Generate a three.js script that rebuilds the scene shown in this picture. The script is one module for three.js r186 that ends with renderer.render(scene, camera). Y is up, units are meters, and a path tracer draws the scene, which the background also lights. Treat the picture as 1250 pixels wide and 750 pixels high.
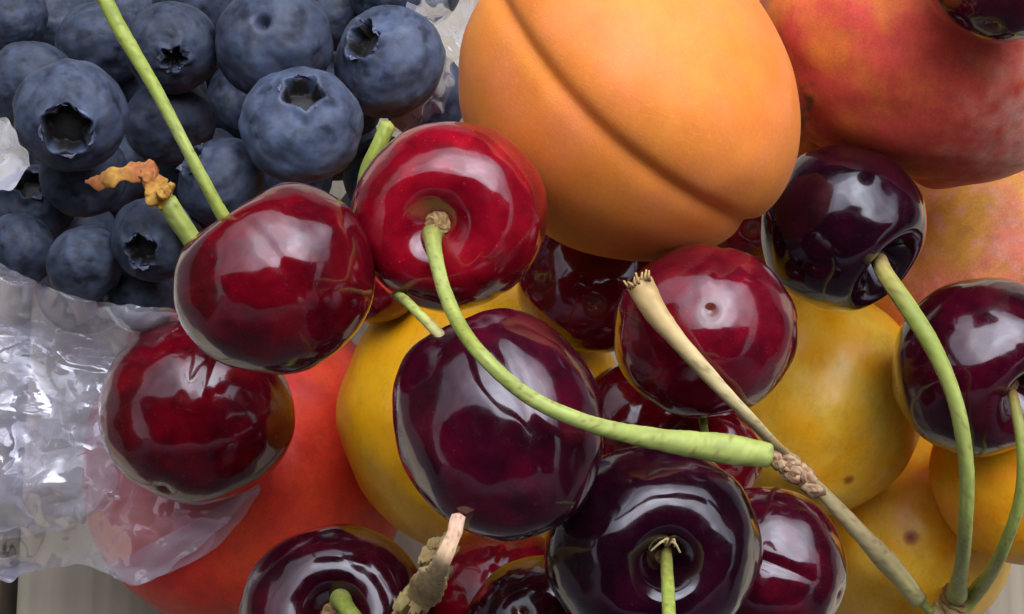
import * as THREE from 'three';
import { createNoise3D } from 'simplex-noise';
import { RoundedBoxGeometry } from 'three/addons/geometries/RoundedBoxGeometry.js';

// ------------------------------------------------------------------ camera, sky, sun, exposure
const rng = (s) => () => { s |= 0; s = s + 0x6D2B79F5 | 0; let t = Math.imul(s ^ s >>> 15, 1 | s); t = t + Math.imul(t ^ t >>> 7, 61 | t) ^ t; return ((t ^ t >>> 14) >>> 0) / 4294967296; };
const noise3 = createNoise3D(rng(7));
const V = (x, y, z) => new THREE.Vector3(x, y, z);
const clamp = (x, a = 0, b = 1) => Math.min(b, Math.max(a, x));
const sstep = (a, b, x) => { const t = clamp((x - a) / (b - a)); return t * t * (3 - 2 * t); };
const fbm = (x, y, z, o = 4) => { let s = 0, a = 0.5, f = 1; for (let i = 0; i < o; i++) { s += a * noise3(x * f, y * f, z * f); a *= 0.5; f *= 2.03; } return s; };

const renderer = new THREE.WebGLRenderer({ antialias: true });
renderer.toneMapping = THREE.LinearToneMapping;
renderer.toneMappingExposure = 1.06;
renderer.shadowMap.enabled = true;
const scene = new THREE.Scene();

const FPX = 2470, DIST = 0.28, TILT = THREE.MathUtils.degToRad(12);
const camera = new THREE.PerspectiveCamera(2 * Math.atan(375 / FPX) * 180 / Math.PI, 1250 / 750, 0.01, 60);
const aim = V(0, 0.045, 0);
camera.position.set(0, aim.y + DIST * Math.cos(TILT), DIST * Math.sin(TILT));
camera.lookAt(aim);
camera.updateMatrixWorld(true);
const RIGHT = V(1, 0, 0), UPV = V(0, Math.sin(TILT), -Math.cos(TILT)), BACK = V(0, Math.cos(TILT), Math.sin(TILT));   // image right, image up, towards the eye
const at = (px, py, z) => camera.position.clone().addScaledVector(RIGHT, (px - 625) / FPX * z).addScaledVector(UPV, (375 - py) / FPX * z).addScaledVector(BACK, -z);
const dirv = (x, y, z) => V(0, 0, 0).addScaledVector(RIGHT, x).addScaledVector(UPV, y).addScaledVector(BACK, z).normalize();

const SUN = V(0.55, 1.9, -1.05).normalize();
{ // overcast sky, brighter round the veiled sun
  const W = 512, H = 256, d = new Float32Array(W * H * 4);
  for (let j = 0; j < H; j++) for (let i = 0; i < W; i++) {
    const el = (j + 0.5) / H * Math.PI - Math.PI / 2, az = ((i + 0.5) / W - 0.5) * Math.PI * 2;
    const x = Math.cos(el) * Math.cos(az), y = Math.sin(el), z = Math.cos(el) * Math.sin(az);
    const c = fbm(x * 2.2 + 3, y * 3.5, z * 2.2, 5);
    const ang = Math.acos(clamp(x * SUN.x + y * SUN.y + z * SUN.z, -1, 1)), L = y < 0 ? 0.2 : ((0.56 + 0.24 * y) + 6.0 * Math.exp(-((ang / 0.56) ** 2))) * (1 + 0.5 * c);
    const k = (j * W + i) * 4, b = 0.5 + c * 0.5;
    d[k] = L * (0.90 + 0.05 * b); d[k + 1] = L * (0.95 + 0.02 * b); d[k + 2] = L * (1.2 - 0.06 * b); d[k + 3] = 1;
  }
  const t = new THREE.DataTexture(d, W, H, THREE.RGBAFormat, THREE.FloatType);
  t.mapping = THREE.EquirectangularReflectionMapping; t.magFilter = t.minFilter = THREE.LinearFilter; t.needsUpdate = true;
  scene.background = t; scene.environment = t;
}
const sun = new THREE.DirectionalLight(new THREE.Color(1, 0.96, 0.9), 0.6);
sun.position.copy(SUN).multiplyScalar(3); sun.target.position.set(0, 0, 0); sun.castShadow = true; sun.shadow.radius = 110;
Object.assign(sun.shadow.camera, { left: -0.3, right: 0.3, top: 0.3, bottom: -0.3, near: 0.1, far: 8 });
scene.add(sun, sun.target);

// ------------------------------------------------------------------ naming and mesh helpers
const taken = {};
const numbered = (n) => { const k = taken[n] = (taken[n] ?? -1) + 1; return k ? `${n}_${String(k).padStart(3, '0')}` : n; };
function shade(m) { m.castShadow = m.receiveShadow = true; return m; }
function thing(name, label, category, pos, group, kind) {
  const g = new THREE.Group(); g.name = numbered(name); g.position.copy(pos); g.userData = { label, category };
  if (group) g.userData.group = group; if (kind) g.userData.kind = kind;
  scene.add(g); return g;
}
function part(parent, name, geo, mat, label) {   // geo in world metres, moved into the thing's own axes
  const m = shade(new THREE.Mesh(geo, mat)); m.name = name; if (label) m.userData.label = label;
  const w = V(0, 0, 0); for (let p = parent; p && p !== scene; p = p.parent) w.add(p.position);
  m.position.sub(w); parent.add(m); return m;
}

// closed surface from f(theta, phi, d) -> Vector3, pole on +y, uv round the axis
function ball(nu, nv, f, colour) {
  const n = (nu + 1) * (nv + 1), pos = new Float32Array(n * 3), uv = new Float32Array(n * 2), idx = [];
  const col = colour ? new Float32Array(n * 3) : null, d = V(0, 0, 0), c = new THREE.Color();
  for (let j = 0; j <= nv; j++) for (let i = 0; i <= nu; i++) {
    const th = j / nv * Math.PI, ph = (i % nu) / nu * Math.PI * 2, k = j * (nu + 1) + i;
    d.set(Math.sin(th) * Math.cos(ph), Math.cos(th), Math.sin(th) * Math.sin(ph));
    if (j === 0 || j === nv) d.set(0, j ? -1 : 1, 0);
    const p = f(th, ph, d); pos.set([p.x, p.y, p.z], k * 3); uv.set([i / nu, 1 - j / nv], k * 2);
    if (col) { colour(d, c, p); col.set([c.r, c.g, c.b], k * 3); }
    if (j < nv && i < nu) { const a = k, b = k + 1, e = k + nu + 1, g = e + 1; if (j) idx.push(a, b, e); if (j < nv - 1) idx.push(b, g, e); }
  }
  const geo = new THREE.BufferGeometry();
  geo.setAttribute('position', new THREE.BufferAttribute(pos, 3)); geo.setAttribute('uv', new THREE.BufferAttribute(uv, 2));
  if (col) geo.setAttribute('color', new THREE.BufferAttribute(col, 3));
  geo.setIndex(idx); geo.computeVertexNormals();
  const nm = geo.attributes.normal, a = V(0, 0, 0), b = V(0, 0, 0);
  for (let j = 0; j <= nv; j++) { const k = j * (nu + 1), e = k + nu; a.fromBufferAttribute(nm, k); b.fromBufferAttribute(nm, e); a.add(b).normalize(); nm.setXYZ(k, a.x, a.y, a.z); nm.setXYZ(e, a.x, a.y, a.z); }
  for (const j of [0, nv]) { a.set(0, 0, 0); for (let i = 0; i <= nu; i++) a.add(b.fromBufferAttribute(nm, j * (nu + 1) + i)); a.normalize(); for (let i = 0; i <= nu; i++) nm.setXYZ(j * (nu + 1) + i, a.x, a.y, a.z); }
  return geo;
}
const turned = (geo, q, p) => { geo.applyQuaternion(q); geo.translate(p.x, p.y, p.z); return geo; };
function basis(y, xh) { const Y = y.clone().normalize(), X = xh.clone().addScaledVector(Y, -xh.dot(Y)).normalize(), Z = X.clone().cross(Y); return new THREE.Quaternion().setFromRotationMatrix(new THREE.Matrix4().makeBasis(X, Y, Z)); }

const FLECK = new THREE.Color().setRGB(0.17, 0.09, 0.03);
// swept rod: points, radii (metres, interpolated along), colours along, lumps
function sweep(pts, radii, cols, { seg = 90, ring = 16, lump = 0.03, freq = 700, flat = 1, seed = 0, twist = 0 } = {}) {
  const curve = new THREE.CatmullRomCurve3(pts, false, 'centripetal'), fr = curve.computeFrenetFrames(seg, false);
  const lin = (a, t) => { const x = t * (a.length - 1), i = Math.min(a.length - 2, Math.floor(x)); return [a[i], a[i + 1], x - i]; };
  const pos = [], col = [], uv = [], idx = [], c0 = new THREE.Color(), len = curve.getLength();
  const put = (p, t, k) => { pos.push(p.x, p.y, p.z); const [a, b, f] = lin(cols, t); const n = 1 + 0.2 * fbm(p.x * 1100 + seed, p.y * 1100, p.z * 1100, 3) + 0.22 * noise3(Math.cos(k / ring * 6.283) * 2.2 + seed, Math.sin(k / ring * 6.283) * 2.2, t * 9); c0.copy(a).lerp(b, f).multiplyScalar(n); c0.lerp(FLECK, 0.55 * sstep(0.45, 0.8, noise3(p.x * 1500, p.y * 1500 + seed, p.z * 1500))); col.push(c0.r, c0.g, c0.b); uv.push(k / ring, t * len * 40); };
  for (let j = 0; j <= seg; j++) {
    const t = j / seg, c = curve.getPointAt(t); const [ra, rb, rf] = lin(radii, t); const s = rf * rf * (3 - 2 * rf), r = ra + (rb - ra) * s;
    for (let k = 0; k <= ring; k++) {
      const a = k / ring * Math.PI * 2 + twist * t, o = V(0, 0, 0).addScaledVector(fr.normals[j], Math.cos(a)).addScaledVector(fr.binormals[j], Math.sin(a) * flat);
      const n = 1 + lump * (noise3((c.x + o.x * r) * freq + seed, (c.y + o.y * r) * freq, (c.z + o.z * r) * freq) + 0.5 * noise3((c.x + o.x * r) * freq * 2.7, (c.y + o.y * r) * freq * 2.7 + seed, (c.z + o.z * r) * freq * 2.7));
      put(c.clone().addScaledVector(o, r * n), t, k);
    }
  }
  const w = ring + 1;
  for (let j = 0; j < seg; j++) for (let k = 0; k < ring; k++) { const a = j * w + k; idx.push(a, a + 1, a + w, a + 1, a + w + 1, a + w); }
  for (const j of [0, seg]) {   // slightly domed end caps
    const m = pos.length / 3, c = curve.getPointAt(j / seg), tg = fr.tangents[j]; put(c.addScaledVector(tg, (j ? 1 : -1) * 0.5 * radii[j ? radii.length - 1 : 0]), j / seg, 0);
    for (let k = 0; k < ring; k++) { const a = j * w + k; j ? idx.push(m, a, a + 1) : idx.push(m, a + 1, a); }
  }
  const g = new THREE.BufferGeometry(); g.setAttribute('position', new THREE.Float32BufferAttribute(pos, 3)); g.setAttribute('color', new THREE.Float32BufferAttribute(col, 3)); g.setAttribute('uv', new THREE.Float32BufferAttribute(uv, 2));
  g.setIndex(idx); g.computeVertexNormals(); return g;
}
const C = (r, g, b) => new THREE.Color().setRGB(r, g, b);

// ------------------------------------------------------------------ skins (maps baked round the fruit from solid noise)
function skinMap(W, H, f, srgb = false) {
  const d = new Uint8Array(W * H * 4), o = [0, 0, 0];
  for (let j = 0; j < H; j++) for (let i = 0; i < W; i++) {
    const th = (1 - (j + 0.5) / H) * Math.PI, ph = (i + 0.5) / W * Math.PI * 2, s = Math.sin(th);
    f(s * Math.cos(ph), Math.cos(th), s * Math.sin(ph), o, th, ph);
    const k = (j * W + i) * 4; for (let q = 0; q < 3; q++) { const v = clamp(o[q]); d[k + q] = 255 * (srgb ? (v <= 0.0031308 ? v * 12.92 : 1.055 * Math.pow(v, 1 / 2.4) - 0.055) : v); } d[k + 3] = 255;
  }
  const t = new THREE.DataTexture(d, W, H); t.wrapS = THREE.RepeatWrapping; t.magFilter = t.minFilter = THREE.LinearFilter; if (srgb) t.colorSpace = THREE.SRGBColorSpace; t.needsUpdate = true; return t;
}
function specks(seed, count, rmin, rmax) {   // little dots scattered on the unit ball, looked up by cell
  const R = rng(seed), cell = new Map(), N = 24, key = (x, y, z) => ((x + 40) * 100 + y + 40) * 100 + z + 40;
  for (let k = 0; k < count; k++) { const u = R() * 2 - 1, p = R() * 6.2832, s = Math.sqrt(1 - u * u), q = [s * Math.cos(p), u, s * Math.sin(p), rmin + (rmax - rmin) * R() ** 3]; const kk = key(...q.slice(0, 3).map((v) => Math.floor(v * N))); (cell.get(kk) ?? cell.set(kk, []).get(kk)).push(q); }
  return (x, y, z) => { let m = 0; const a = Math.floor(x * N), b = Math.floor(y * N), c = Math.floor(z * N);
    for (let i = -1; i < 2; i++) for (let j = -1; j < 2; j++) for (let k = -1; k < 2; k++) { const l = cell.get(key(a + i, b + j, c + k)); if (l) for (const q of l) { const e = Math.hypot(x - q[0], y - q[1], z - q[2]) / q[3]; if (e < 1) m = Math.max(m, 1 - e * e); } }
    return m; };
}
const spA = specks(3, 420, 0.006, 0.016), spB = specks(5, 2600, 0.006, 0.013);
const cherryMap = skinMap(1024, 512, (x, y, z, o, th, ph) => {
  const m = 0.78 + 0.3 * fbm(x * 3.1, y * 3.1, z * 3.1, 4) + 0.1 * fbm(x * 22, y * 5, z * 22, 3), s = spA(x, y, z) * 0.35;
  const k = 0.25 * m; o[0] = k + s * 0.9; o[1] = k + s * 1.4; o[2] = k + s * 1.2;
}, true);   // the skin at a quarter strength, so that its pale dots can stand out
const cherryBump = skinMap(1024, 512, (x, y, z, o) => { const h = 0.5 + 0.3 * fbm(x * 9, y * 9, z * 9, 4) + 0.1 * spA(x, y, z); o[0] = o[1] = o[2] = h; });
const cherryRough = skinMap(512, 256, (x, y, z, o) => { const r = 0.5 + 0.5 * fbm(x * 5 + 9, y * 5, z * 5, 4) + 0.25 * sstep(0.2, 0.5, fbm(x * 14, y * 14 + 4, z * 14, 3)); o[0] = o[1] = o[2] = r; });
const berryMaps = [11, 23].map((s) => skinMap(1024, 512, (x, y, z, o) => {
  const big = fbm(x * 1.7 + s, y * 1.7, z * 1.7, 4), fine = fbm(x * 9, y * 9 + s, z * 9, 4), rub = sstep(0.1, 0.42, fbm(x * 4 + 2 * s, y * 2.4, z * 4, 4));
  const sp = sstep(0.42, 0.6, fbm(x * 30, y * 30 + s, z * 30, 2));
  const scuff = sstep(0.08, 0.45, fbm(x * 1.5 - s, y * 1.5, z * 1.5 + s, 5)), b = clamp(0.60 + 0.5 * big + 0.10 * fine - 0.30 * scuff), v = clamp(0.5 + fbm(x * 2.1, y * 2.1, z * 2.1 + s, 3));
  o[0] = 0.006 + b * (0.040 + 0.014 * v); o[1] = 0.007 + b * (0.058 + 0.006 * v); o[2] = 0.013 + b * (0.092 - 0.01 * v);
}, true));
const berryBump = skinMap(1024, 512, (x, y, z, o) => { o[0] = o[1] = o[2] = 0.5 + 0.35 * fbm(x * 12, y * 12, z * 12, 5); });
const fuzzBump = skinMap(2048, 1024, (x, y, z, o) => { o[0] = o[1] = o[2] = 0.5 + 0.24 * noise3(x * 62, y * 62, z * 62) + 0.2 * noise3(x * 140, y * 140, z * 140); });
const apricotMap = skinMap(1024, 512, (x, y, z, o) => { const m = 0.93 + 0.1 * fbm(x * 2.4, y * 2.4, z * 2.4, 4) + 0.07 * fbm(x * 26, y * 26, z * 26, 3), s = spB(x, y, z) * 0.26 + 0.05 * noise3(x * 80, y * 80, z * 80); o[0] = m + s * 0.4; o[1] = m * 0.97 + s * 0.8 + 0.03 * fbm(x * 5, y * 5, z * 5, 3); o[2] = m * 0.9 + s * 0.6; }, true);
const plumMap = skinMap(1024, 512, (x, y, z, o) => { const m = 0.97 + 0.14 * fbm(x * 3.3 + 4, y * 3.3, z * 3.3, 4) + 0.12 * fbm(x * 16, y * 7, z * 16, 4), s = spB(x, y, z) * 0.2 + 0.07 * noise3(x * 60, y * 60, z * 60) - 0.12 * spA(x, z, y), b = sstep(0.0, 0.5, fbm(x * 4 - 8, y * 4, z * 4, 5)); o[0] = m + s; o[1] = m * 0.97 + s + 0.06 * b; o[2] = m * 0.6 + 0.3 * b; }, true);
const blushMap = skinMap(1024, 512, (x, y, z, o) => { const m = 0.88 + 0.18 * fbm(x * 5, y * 5, z * 5, 5) + 0.1 * fbm(x * 20, y * 6, z * 20, 4), s = spB(x, y, z) * 0.2 + 0.1 * noise3(x * 70, y * 70, z * 70); o[0] = m + s * 0.7; o[1] = m + s * 1.6; o[2] = m + s * 1.6; }, true);

const phys = (o) => new THREE.MeshPhysicalMaterial({ vertexColors: true, ...o });
const cherryMat = phys({ map: cherryMap, bumpMap: cherryBump, bumpScale: 0.000012, roughness: 0.36, roughnessMap: cherryRough, ior: 1.5, specularIntensity: 0.35, clearcoat: 1, clearcoatRoughness: 0.085 });
const berryMats = [0, 1].map((k) => new THREE.MeshPhysicalMaterial({ vertexColors: true, map: berryMaps[k], bumpMap: berryBump, bumpScale: 0.00002, roughness: 0.58, ior: 1.5, specularIntensity: 0.6 }));
const crownMat = phys({ roughness: 0.8, specularIntensity: 0.4, side: THREE.DoubleSide });
const apricotMat = phys({ map: apricotMap, bumpMap: fuzzBump, bumpScale: 0.000028, roughness: 0.55, ior: 1.45, sheen: 0.12, sheenColor: C(1, 0.75, 0.6), sheenRoughness: 0.5, specularIntensity: 0.6 });
const peachMat = phys({ map: blushMap, bumpMap: fuzzBump, bumpScale: 0.000028, roughness: 0.55, ior: 1.45, sheen: 0.25, sheenColor: C(1, 0.7, 0.65), sheenRoughness: 0.5, specularIntensity: 0.35 });
const plumMat = phys({ map: plumMap, bumpMap: cherryBump, bumpScale: 0.00007, roughness: 0.42, ior: 1.45, specularIntensity: 0.6, clearcoat: 0.25, clearcoatRoughness: 0.25 });
const nectarineMat = phys({ map: blushMap, bumpMap: cherryBump, bumpScale: 0.00006, roughness: 0.45, ior: 1.45, specularIntensity: 0.5, clearcoat: 0.12, clearcoatRoughness: 0.25 });
const stemMat = phys({ roughness: 0.55, ior: 1.45 });
const dryMat = phys({ roughness: 0.85 });

// ------------------------------------------------------------------ settling the pile: each fruit slides down its sight line until it touches the table or a fruit below
const placed = [];
const TABLE = 0;
function settle(px, py, r, { floor = 0, sink = 0.985 } = {}) {
  let z = 0.15, R, c;
  for (; z < 0.4; z += 0.0002) {
    c = at(px, py, z); R = r / FPX * z;
    if (c.y - R * sink < TABLE + floor) break;
    if (placed.some((o) => o.c.distanceTo(c) < (o.R + R) * sink)) break;
  }
  const o = { px, py, r, z, R, c }; placed.push(o); return o;
}
function frontZ(px, py, list = placed) {   // depth of the first surface on a sight line
  const o = camera.position, d = at(px, py, 1).sub(o), L = d.length(); d.divideScalar(L);
  let best = (o.y - TABLE) / -d.y;
  for (const s of list) { const oc = s.c.clone().sub(o), b = oc.dot(d), q = oc.lengthSq() - b * b; if (q < s.R * s.R) best = Math.min(best, b - Math.sqrt(s.R * s.R - q)); }
  return best / L;
}
const base = (o) => V(o.c.x, o.c.y - o.R, o.c.z);

// ------------------------------------------------------------------ fruit builders
function cherryBody(s, axis, o) {
  const { seed, a, b, wide = 1, tall = 0.94, cav = 0.30, cw = 0.21, suture = 0.016, lump = 0.016, roll = 0 } = o;
  const colA = C(...a), colB = C(...b);
  const g = ball(176, 128, (th, ph, d) => {
    let rho = Math.hypot(d.x, d.z), y = d.y * tall;
    const w = (1 + 0.05 * d.y) * wide;
    let dp = Math.atan2(Math.sin(ph - 1.2), Math.cos(ph - 1.2));
    const gr = 1 - suture * Math.exp(-((dp * rho / 0.07) ** 2)) - suture * 0.8 * Math.exp(-((dp * rho / 0.45) ** 2));
    const n = 1 + lump * (1.5 * noise3(d.x * 1.05 + seed, d.y * 1.05, d.z * 1.05) + 0.28 * noise3(d.x * 2.6 + seed, d.y * 2.6, d.z * 2.6) + 0.05 * noise3(d.x * 6, d.y * 6 + seed, d.z * 6));
    if (d.y > 0) y -= cav * Math.exp(-((rho / cw) ** 2)) + 0.12 * Math.exp(-((rho / 0.46) ** 2)) - 0.03 * Math.exp(-(((rho - 0.62) / 0.2) ** 2));
    else y += 0.03 * Math.exp(-((rho / 0.07) ** 2)) + 0.03 * Math.exp(-((rho / 0.22) ** 2));
    return V(d.x * w * gr * n, y * n, d.z * w * 0.96 * gr * n).multiplyScalar(s.R);
  }, (d, c) => { const t = sstep(-0.35, 0.4, fbm(d.x * 1.4 + seed * 1.7, d.y * 1.4, d.z * 1.4, 3)); c.copy(colA).lerp(colB, t).multiplyScalar(4); if (d.y < -0.985) c.lerp(C(0.64, 0.28, 0.12), 0.4); });
  const q = basis(axis, roll ? dirv(Math.cos(roll), Math.sin(roll), 0.3) : dirv(1, 0.2, 0.1));
  return turned(g, q, s.c);
}
const mm = (list, z, k = 1) => list.map((w) => k * w / 2 / FPX * z);   // stem widths in photo pixels at that depth -> radii
function stemPoints(list) { return list.map(([x, y, z]) => at(x, y, z)); }
const GRN = C(0.30, 0.36, 0.055), LIME = C(0.38, 0.44, 0.10), PALE = C(0.62, 0.50, 0.23), BRN = C(0.16, 0.075, 0.028), OLV = C(0.22, 0.22, 0.04), DRY = C(0.50, 0.33, 0.12);

const RED = { a: [0.21, 0.002, 0.010], b: [0.33, 0.004, 0.014] }, MID = { a: [0.080, 0.0012, 0.006], b: [0.155, 0.0016, 0.007] }, DARK = { a: [0.030, 0.0016, 0.007], b: [0.060, 0.0018, 0.010] }, INK = { a: [0.013, 0.0016, 0.006], b: [0.026, 0.0018, 0.009] };

function makeCherry(s, label, axis, look, group) {
  const g = thing('cherry', label, 'cherry', base(s), group);
  part(g, 'fruit', cherryBody(s, axis, look), cherryMat);
  return g;
}
function scarRing(g, s, axis, size = 0.13, depth = 0.6) {   // the dry ring where the stem joins the flesh
  const p = s.c.clone().addScaledVector(axis, s.R * depth), q = basis(axis, dirv(1, 0, 0));
  const geo = ball(28, 14, (th, ph, d) => V(d.x, d.y * 0.35, d.z).multiplyScalar(s.R * size * (1 + 0.22 * noise3(d.x * 5, d.y * 5 + s.px, d.z * 5))), (d, c) => c.copy(BRN).lerp(DRY, clamp(0.5 + noise3(d.x * 4, d.y * 4, d.z * 4))));
  part(g, 'stem_scar', turned(geo, q, p), dryMat);
}

function blueberry(s, axis, o = {}) {
  const { seed = s.px, crown = true, look = 'blueberry with a plain skin', mat = Math.floor(s.px * 0.37 + s.py) % 2, tint = 1, group = 'blueberries heaped in the clear bag', pore = false, tall = 0.86, open = 1 } = o;
  const g = thing('blueberry', look, 'blueberry', base(s), group);
  const R = s.R, f = (th, ph, d) => {
    const rho = Math.hypot(d.x, d.z); let y = d.y * tall;
    const n = 1 + 0.03 * noise3(d.x * 1.4 + seed, d.y * 1.4, d.z * 1.4) + 0.010 * noise3(d.x * 4 + seed, d.y * 4, d.z * 4);
    if (d.y > 0 && crown) {
      const star = 0.33 * open + 0.05 * Math.cos(5 * ph + seed) + 0.03 * noise3(Math.cos(ph) * 2 + seed, Math.sin(ph) * 2, 3);
      y += 0.07 * Math.exp(-(((rho - star - 0.06) / 0.08) ** 2)) * (1 + 0.35 * Math.cos(5 * ph + seed));
      y -= 0.30 * (1 - sstep(star - 0.07, star + 0.02, rho));
    }
    if (d.y < 0) y += (pore ? 0.24 : 0.05) * Math.exp(-((rho / (pore ? 0.10 : 0.14)) ** 2)) + 0.05 * Math.exp(-((rho / 0.35) ** 2));
    return V(d.x * n, y * n, d.z * n).multiplyScalar(R);
  };
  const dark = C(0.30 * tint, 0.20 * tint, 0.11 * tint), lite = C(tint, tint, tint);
  const q = basis(axis, dirv(0.8, 0.5, 0.2));
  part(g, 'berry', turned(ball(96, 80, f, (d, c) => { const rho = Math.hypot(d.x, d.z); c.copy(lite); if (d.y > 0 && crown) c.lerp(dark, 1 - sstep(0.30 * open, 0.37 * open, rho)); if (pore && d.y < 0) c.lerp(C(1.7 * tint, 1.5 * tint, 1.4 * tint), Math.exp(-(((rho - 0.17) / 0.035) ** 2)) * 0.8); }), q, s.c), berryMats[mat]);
  if (crown) { // five dry sepals round the opening
    const pos = [], col = [], idx = [], rr = rng(Math.floor(seed * 13 + 5));
    for (let k = 0; k < 5; k++) {
      const a0 = (k + 0.5) / 5 * Math.PI * 2 - seed / 5 + (rr() - 0.5) * 0.3, wdt = 0.5 + rr() * 0.12, lean = -0.10 + rr() * 0.24, hgt = 0.06 + rr() * 0.11, b0 = pos.length / 3;
      for (let j = 0; j <= 6; j++) for (let i = 0; i <= 6; i++) {
        const t = j / 6, u = (i / 6 - 0.5) * 2 * wdt * (1 - t * 0.93), a = a0 + u, rad = 0.37 * open + lean * t * (0.4 + t) + 0.03 * noise3(a * 3, t * 2, seed);
        const y = tall * Math.sqrt(1 - 0.13) - 0.02 + hgt * Math.sin(t * 1.7) + 0.025 * noise3(a * 5, t * 4, seed + 4);
        const p = V(Math.cos(a) * rad, y, Math.sin(a) * rad).multiplyScalar(R).applyQuaternion(q).add(s.c); pos.push(p.x, p.y, p.z);
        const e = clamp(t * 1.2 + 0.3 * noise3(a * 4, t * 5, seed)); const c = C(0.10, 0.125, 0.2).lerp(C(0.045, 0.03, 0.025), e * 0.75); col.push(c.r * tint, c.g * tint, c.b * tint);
        if (i < 6 && j < 6) { const m = b0 + j * 7 + i; idx.push(m, m + 1, m + 7, m + 1, m + 8, m + 7); }
      }
    }
    const cg = new THREE.BufferGeometry(); cg.setAttribute('position', new THREE.Float32BufferAttribute(pos, 3)); cg.setAttribute('color', new THREE.Float32BufferAttribute(col, 3)); cg.setIndex(idx); cg.computeVertexNormals();
    part(g, 'calyx', cg, crownMat);
  }
  return g;
}

// stone fruit: suture plane normal n, suture end-to-end t
function stoneFruit(s, o) {
  const { t, n, seed, sx = 1, sy = 1, sz = 1, groove = 0.05, gw = 0.09, lip = 0.03, bow = 0.15, shift = 0, lump = 0.02, colour, nu = 224, nv = 160, pit = 0 } = o;
  const Y = t.clone().normalize(), Z = n.clone().addScaledVector(Y, -n.dot(Y)).normalize(), X = Y.clone().cross(Z);
  const q = new THREE.Quaternion().setFromRotationMatrix(new THREE.Matrix4().makeBasis(X, Y, Z));
  const w = V(0, 0, 0), inv = q.clone();
  const geo = ball(nu, nv, (th, ph, d) => {
    const sd = d.z + shift + bow * Math.max(0, d.x) ** 2;
    let r = 1 + lump * (noise3(d.x * 1.1 + seed, d.y * 1.1, d.z * 1.1) + 0.3 * noise3(d.x * 2.6 + seed, d.y * 2.6, d.z * 2.6));
    const face = sstep(-0.55, -0.15, d.x);
    r -= face * groove * (sd < 0 ? Math.exp(-((sd / gw) ** 2)) : Math.exp(-((sd / (gw * 0.6)) ** 2)));
    r += face * lip * ((sd > 0 ? 1 - Math.exp(-sd / (gw * 1.4)) : 0) - 0.75 * sstep(0.25, 1, sd));
    const rho = Math.hypot(d.x, d.z); if (pit && d.y > 0) r -= pit * Math.exp(-((rho / 0.2) ** 2));
    return V(d.x * sx * r, d.y * sy * r, d.z * sz * r).multiplyScalar(s.R);
  }, (d, c) => { w.copy(d).applyQuaternion(inv); colour(V(w.dot(RIGHT), w.dot(UPV), w.dot(BACK)), c, d); });
  return turned(geo, q, s.c);
}

// ------------------------------------------------------------------ setting: table, paving, and what the fruit mirrors (awning above, wall behind the eye, hedge beyond, its side wings added to dim the rims)
const wood = (() => { const W = 512, H = 1024, d = new Uint8Array(W * H * 4), b = new Uint8Array(W * H * 4);
  for (let j = 0; j < H; j++) for (let i = 0; i < W; i++) { const x = i / W * 9, y = j / H * 2; const g = fbm(x * 3 + 0.5 * noise3(x * 0.4, y * 1.2, 1), y * 0.8, 4, 5), f = fbm(x * 14, y * 1.6, 9, 4), st = fbm(x * 0.9, y * 2.4, 20, 4), k = (j * W + i) * 4, m = 0.47 + 0.05 * g + 0.035 * f + 0.12 * st;
    d[k] = 255 * clamp(m * 1.05 + 0.12); d[k + 1] = 255 * clamp(m + 0.11); d[k + 2] = 255 * clamp(m * 0.86 + 0.09); d[k + 3] = 255; b[k] = b[k + 1] = b[k + 2] = 255 * clamp(0.5 + 0.5 * f + 0.3 * g); b[k + 3] = 255; }
  const mk = (a, s) => { const t = new THREE.DataTexture(a, W, H); t.wrapS = t.wrapT = THREE.RepeatWrapping; t.magFilter = t.minFilter = THREE.LinearFilter; if (s) t.colorSpace = THREE.SRGBColorSpace; t.needsUpdate = true; return t; };
  return [mk(d, true), mk(b, false)]; })();
const woodMats = [0.9, 1, 1.1].map((k) => new THREE.MeshStandardMaterial({ map: wood[0], bumpMap: wood[1], bumpScale: 0.0006, roughness: 0.8, color: C(k, k * 0.99, k * 0.96) }));
{
  const g = thing('wooden_table', 'small weathered grey plank table under the fruit', 'table', V(0, -0.74, 0));
  const edge = -0.0805, w = 0.092, gap = 0.0025;   // the plank joint seen at the lower left
  for (let k = -1; k < 3; k++) {
    const b = new RoundedBoxGeometry(w - gap, 0.024, 0.28, 2, 0.0025), uv = b.attributes.uv, p = b.attributes.position;
    for (let i = 0; i < uv.count; i++) uv.setXY(i, p.getX(i) / 0.3 + k * 0.37, p.getZ(i) / 0.6 + k * 0.23);
    b.translate(edge + gap / 2 + w * (k + 0.5), -0.012, -0.045); part(g, 'plank', b, woodMats[(k + 6) % 3]);
  }
  for (const z of [-0.15, 0.06]) part(g, 'rail', new RoundedBoxGeometry(0.34, 0.05, 0.025, 2, 0.003).translate(0.012, -0.0495, z), woodMats[0]);
  for (const x of [-0.13, 0.155]) for (const z of [-0.117, 0.027]) part(g, 'leg', new RoundedBoxGeometry(0.05, 0.71, 0.04, 2, 0.003).translate(x, -0.385, z), woodMats[0]);
}
{
  const m = shade(new THREE.Mesh(new THREE.PlaneGeometry(24, 24).rotateX(-Math.PI / 2).translate(0, -0.74, 0), new THREE.MeshStandardMaterial({ color: C(0.10, 0.095, 0.095), roughness: 0.9 })));
  m.name = 'paving'; m.userData = { label: 'grey paved ground below the table', category: 'paving', kind: 'structure' }; scene.add(m);
}
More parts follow.
